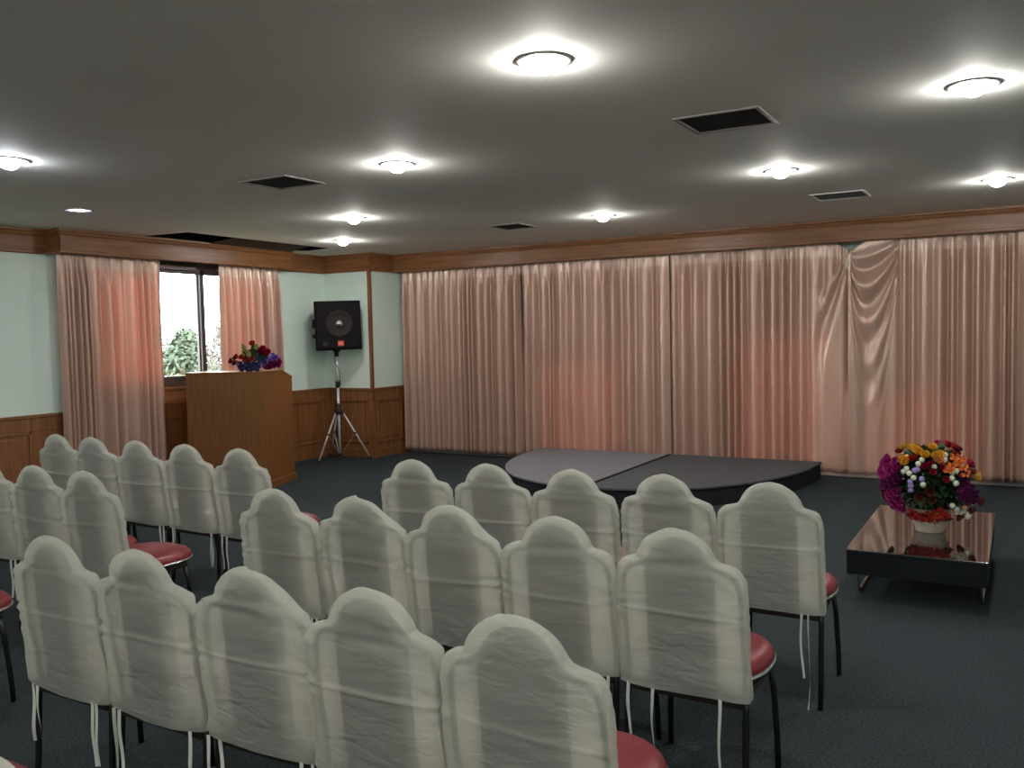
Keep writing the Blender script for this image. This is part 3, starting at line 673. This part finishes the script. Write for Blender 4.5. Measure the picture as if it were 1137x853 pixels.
# ------------------------------------------------------------------ chairs
def lerp_tab(tab, x):
    for (a, va), (b, vb) in zip(tab, tab[1:]):
        if x <= b: return va+(vb-va)*max(0, (x-a)/(b-a))
    return tab[-1][1]
HW = [(.0,.226),(.20,.224),(.36,.222),(.395,.217),(.413,.211),(.426,.203),(.435,.191),(.441,.172),(.445,.155),(.450,.141),(.458,.131),(.472,.125),(.488,.117),(.504,.107),(.520,.092),(.534,.071),(.545,.048),(.5525,.025),(.556,.004)]
TENT = [(.0,.226),(.20,.224),(.36,.222),(.39,.217),(.412,.206),(.432,.188),(.455,.162),(.48,.134),(.505,.106),(.525,.085),(.538,.066),(.548,.044),(.5535,.022),(.556,.004)]
ZB = .402
def ylean(z): return .010-.055*(max(0, z-.40)/.558)
def cover_mesh(seed, tl, tr, slump, crease, wr):
    mb = MB(); rnd = random.Random(seed); off = rnd.random()*50
    lev = [.0,.012,.024,.05,.09,.13,.17,.20,.22,.235,.246,.253,.259,.264,.269,.274,.279,.284,.290,.297,.306,.32,.345,.37,.39,.403,.413,.421,.428,.434,.438,.442,.446,.450,.455,.462,.471,.482,.494,.512,.522,.531,.539,.545,.550,.5535,.556]
    N = 72; rings = []
    tilt = rnd.uniform(-.05, .05); c0 = .27+rnd.uniform(-.012, .015); dsh = rnd.uniform(-.012, .012)
    for z in lev:
        hr = (1-tr)*lerp_tab(HW, z)+tr*lerp_tab(TENT, z); hl = (1-tl)*lerp_tab(HW, z)+tl*lerp_tab(TENT, z)
        th = .033 if z < .40 else .033-.013*((z-.40)/.156)**1.5
        if z > .535: th *= max(.15, 1-((z-.535)/.021)**2*.8)
        if z < .03: th += .004
        ring = []
        for k in range(N):
            a = 2*PI*k/N; ca, sa_ = math.cos(a), math.sin(a); e = 2/6.5
            xx = math.copysign(abs(ca)**e, ca); yy = math.copysign(abs(sa_)**e, sa_)
            h = hr if xx > 0 else hl
            x = xx*h; zz = ZB+z
            y = yy*th*(.65+.35*min(1, h/.12))
            # backrest curve: edges come forward
            y += .013*(x/.22)**2
            back = max(0, -yy)
            s = x/.22
            # horizontal crease where the folded cloth was pressed
            if crease:
                dz = z-(c0+tilt*x); y -= 1.3*crease*math.exp(-(dz/.006)**2)*(.55+.45*noise.noise(Vector((x*9, seed, 2)))) * (.6+.4*back)
                if dz < 0: y -= .003*back*math.exp(dz/.1)
            # pulls and wrinkles
            amp = .0055*wr
            y -= amp*noise.noise(Vector((x*7+off, zz*19, off)))*back
            y -= amp*.8*noise.noise(Vector((x*14+zz*16+off, zz*30, off*2)))*back*math.exp(-((z-.43)/.09)**2)*2
            ed = math.exp(-((abs(s)-.95)/.12)**2)
            y -= .0035*wr*ed*math.sin(zz*150+4*noise.noise(Vector((zz*6, off, 3))))
            x += .003*noise.noise(Vector((zz*13+off, 1 if xx > 0 else 7, off)))
            if .41 < z: x += dsh*min(1, (z-.41)/.06)
            dzz = -slump*max(0, z-.44)/.116*(1+.7*xx) + .004*noise.noise(Vector((x*22+off, z*10, 5)))*min(1, max(0, z-.38)/.06)
            if z == 0: dzz += .006*noise.noise(Vector((x*6, off, 1)))
            ring.append((x, y+ylean(zz), zz+dzz))
        rings.append(ring)
    mb.rings(rings, False, True, True)
    return mb
def superring(cx, cyy, a, b, z, n=40, e=2.6, bk=0):
    r = []
    for k in range(n):
        t = 2*PI*k/n; c, s = math.cos(t), math.sin(t)
        x = math.copysign(abs(c)**(2/e), c)*a; y = math.copysign(abs(s)**(2/e), s)*b
        x *= 1-.10*max(0, -y/b)
        r.append((cx+x, cyy+y, z))
    return r
def make_chair_parts():
    t = bpy.data.objects.new('chair_proto', None); C.objects.link(t)
    mb = MB(); A, B, Y0 = .216, .235, .278
    mb.rings([superring(0,Y0,A*s,B*s,z) for s, z in ((.94,.415),(1.0,.424),(1.012,.440),(.985,.455),(.93,.468),(.82,.478),(.62,.486),(.35,.490),(.1,.491))]); mb.build('seat', RED, t)
    mb = MB(); rr = []
    for k in range(8):
        q = 2*PI*k/8; rr.append(superring(0,Y0,A*1.012+.006*math.cos(q),B*1.012+.006*math.cos(q),.424+.008*math.sin(q)))
    rr.append(rr[0]); mb.rings(rr, False, False); s = mb.build('seat_rim', CHROME, t); s['label'] = 'chrome seat edge band'
    mb = MB(); mb.rings([superring(0,Y0,A*.95,B*.95,z) for z in (.405,.417)]); mb.build('seat_base', STEEL, t)
    # back pad, narrower than the frame
    mb = MB(); L = []
    for z in (.412,.418,.43,.50,.60,.70,.80,.84,.865,.885,.90,.91):
        w = .118 if z < .80 else .118-.06*((z-.80)/.11)**2; k = 1 if .42 < z < .905 else .6
        L.append([(x*w, (.010*k*y)+.013*(x*w/.22)**2+ylean(z), z) for x, y in ((-1,-.4),(-.8,-1),(0,-1.1),(.8,-1),(1,-.4),(1,.4),(.8,1),(0,1.2),(-.8,1),(-1,.4))])
    mb.rings(L); mb.build('back_pad', PADM, t)
    for sx in (-1, 1):
        mb = MB(); mb.tube([(sx*.207,-.004,0), (sx*.207,.008,.12), (sx*.206,.022,.36), (sx*.204,.026,.42)], .0115, 10); mb.build('leg', STEEL, t)
        mb = MB(); mb.tube([(sx*.206,.428,0), (sx*.204,.422,.12), (sx*.196,.408,.30), (sx*.185,.39,.41)], .0115, 10); mb.build('leg', STEEL, t)
    mb = MB(); pts = [(.204,.026,.42),(.203,.022,.50)]
    for z, x in ((.6,.203),(.7,.202),(.76,.200),(.795,.190),(.814,.165),(.826,.13),(.845,.100),(.87,.086),(.90,.062),(.915,.03),(.92,0)): pts.append((x, ylean(z)+.013*(x/.22)**2, z))
    pts = pts+[(-x, y, z) for x, y, z in pts[-2::-1]]
    mb.tube(pts, .0085, 8); mb.build('back_frame', STEEL, t)
    mb = MB(); mb.box((-.20,.005,.372), (.20,.02,.396)); mb.box((-.20,.39,.385), (.20,.405,.405)); mb.box((-.202,.02,.385), (-.19,.40,.405)); mb.box((.19,.02,.385), (.202,.40,.405)); mb.build('under_frame', plain('brown_steel', (.10,.07,.06), .28, .8), t, .002)
    return t
proto = make_chair_parts()
def ribbon(mb, x, y, z, l, w, seed):
    rnd = random.Random(seed); vs = []; fs = []; n = 12; ph = rnd.random()*6; tw = rnd.uniform(-.9, .9)
    for i in range(n+1):
        u = i/n; a = tw*u*2+ph*.2; cx = x+.012*math.sin(u*4+ph)*u; cyy = y+.010*math.cos(u*5+ph)*u-.006
        vs += [(cx-w*math.cos(a), cyy-w*math.sin(a), z-l*u), (cx+w*math.cos(a), cyy+w*math.sin(a), z-l*u)]
    for i in range(n): fs.append((2*i, 2*i+1, 2*i+3, 2*i+2))
    return mb.add(vs, fs, True)
first = True
def chair(x, y, rz, label, seed, group, tl=0, tr=0, slump=0, crease=.006, wr=1.0, ties=None):
    global first
    if first:
        r = proto; first = False; kids = list(proto.children)
        for k in kids: k['proto'] = 1
        chair.kids = kids
    else:
        r = bpy.data.objects.new('banquet_chair', None); C.objects.link(r)
        for k in chair.kids:
            c = k.copy(); c.parent = r; C.objects.link(c)
    r.name = 'banquet_chair'; r.empty_display_size = .1
    r.location = (x, y, 0); r.rotation_euler = (0, 0, rz); tag(r, label, 'chair', group)
    cv = cover_mesh(seed, tl, tr, slump, crease, wr).build('chair_cover', SHEER, r)
    rnd = random.Random(seed+100)
    if ties is None: ties = [(-.19, .25), (-.165, .20), (.165, .22), (.19, .27)]
    for tx, l in ties:
        mb = MB(); ribbon(mb, tx+rnd.uniform(-.02, .02), ylean(.4)-.030+.013*(tx/.22)**2, .406, l*rnd.uniform(.75, 1.2), .0055, seed*7+int(tx*1000)); mb.build('tie_ribbon', HEM, cv)
RB, LB = 'white-covered chairs in the right-hand rows', 'white-covered chairs in the left-hand rows'
fr = [(-2.765, 3.755), (-2.306, 3.775), (-1.848, 3.765), (-1.389, 3.79), (-.928, 3.765)]
sec = [(-2.806, 2.80), (-2.347, 2.82), (-1.889, 2.79), (-1.431, 2.775), (-.972, 2.765)]
thd = [(-2.840, 1.80), (-2.381, 1.80), (-1.922, 1.81), (-1.463, 1.785), (-1.004, 1.765)]
l1 = [(-6.012, 3.86), (-5.545, 3.82), (-5.05, 3.80), (-4.56, 3.78), (-4.055, 3.75)]
l2 = [(-5.07, 2.83), (-4.605, 2.82), (-4.105, 2.79)]
S = []
S += [(fr[0], 'white-covered chair left of all in the row nearest the stage, bare carpet beside it', RB, {}),
      (fr[1], 'white-covered chair with straight crease before the pale stage half, second in its row', RB, dict(crease=.009)),
      (fr[2], 'middle white-covered chair of the row nearest the stage, in front of the stage seam', RB, {}),
      (fr[3], 'white-covered chair before the dark stage half, crown tugged into folds under its seam', RB, dict(wr=1.6, crease=.002)),
      (fr[4], 'white-covered chair nearest the low black table, two ribbons at its right corner', RB, dict(crease=.003, wr=.7, ties=[(.12, .30), (.15, .35), (-.19, .1)]))]
S += [(sec[0], 'white-covered chair at the left end of the middle right-hand row, red seat peeping behind it', RB, dict(wr=1.3)),
      (sec[1], 'white-covered chair with crown cloth slumped into deep folds, second in the middle right-hand row', RB, dict(tr=.9, slump=.008, wr=2.4)),
      (sec[2], 'white-covered chair with small pale spot near its crown and gathered right edge', RB, dict(tr=.7, wr=1.9, crease=.010)),
      (sec[3], 'white-covered chair with tucked crease, left neighbour of the chair showing its red seat', RB, dict(wr=1.4)),
      (sec[4], 'white-covered chair at the right end of the middle row, red seat and ribbons showing', RB, dict(crease=.008, wr=1.5, ties=[(-.205, .28), (-.11, .26), (.135, .33), (-.19, .22)]))]
S += [(thd[0], 'white-covered chair at the left end of the nearest full row, thin slanting crease', RB, dict(crease=.005, wr=.8)),
      (thd[1], 'white-covered chair with rounded crown and frayed thread, second in the nearest full row', RB, dict(wr=1.7, crease=.007)),
      (thd[2], 'white-covered chair with cloth pulled tent-like from crown to right shoulder, nearest full row', RB, dict(tr=1.0, wr=1.9, slump=.006)),
      (thd[3], 'white-covered chair with knotted crown seam and bold slanting fold, nearest full row', RB, dict(crease=.011, wr=1.5)),
      (thd[4], 'largest white-covered chair at bottom centre, red seat at its right side', RB, dict(wr=.7, crease=.004))]
S += [(l1[0], 'white-covered chair at the far left end of the front left row, against the wainscot', LB, dict(crease=.007)),
      (l1[1], 'white-covered chair before the left curtain, second along the front left row', LB, dict(crease=.007)),
      (l1[2], 'white-covered chair in the middle of the front left row, before the curtain edge', LB, dict(crease=.007)),
      (l1[3], 'white-covered chair in front of the lectern, left of the row end', LB, dict(crease=.007)),
      (l1[4], 'white-covered chair at the right end of the front left row, before the lectern corner', LB, dict(crease=.007))]
S += [(l2[0], 'white-covered chair cut by the left picture edge, in the second left row', LB, {}),
      (l2[1], 'white-covered chair with wrinkled crown in the second left row, crease across its back', LB, dict(wr=1.8, crease=.008, tl=.0)),
      (l2[2], 'white-covered chair at the right end of the second left row, big red seat beside it', LB, dict(crease=.009))]
S += [((-4.13, 1.80), 'chair at the left picture edge of which only the red seat and dark legs show', LB, {}),
      ((-1.43, .80), 'white-covered chair at bottom left corner with only a sliver of its crown showing', RB, {}),
      ((-2.36, .84), 'chair at the bottom left edge showing only a bit of red seat', RB, {})]
for i, ((x, y), lab, g, kw) in enumerate(S):
    r_ = random.Random(i+40); chair(x, y, r_.uniform(-.016, .016), lab, i+1, g, **kw)

# ------------------------------------------------------------------ daylight and output
w = bpy.data.worlds.new('world'); bpy.context.scene.world = w; w.use_nodes = True
bgn = w.node_tree.nodes['Background']; bgn.inputs[0].default_value = (.93, .97, 1, 1); bgn.inputs[1].default_value = 20
sc = bpy.context.scene
sc.view_settings.view_transform = 'Standard'; sc.view_settings.look = 'None'; sc.view_settings.gamma = 1; sc.view_settings.use_curve_mapping = False
sc.view_settings.exposure = .46
sc.cycles.use_denoising = True
sc.cycles.max_bounces = 10; sc.cycles.transparent_max_bounces = 16; sc.cycles.sample_clamp_indirect = 8
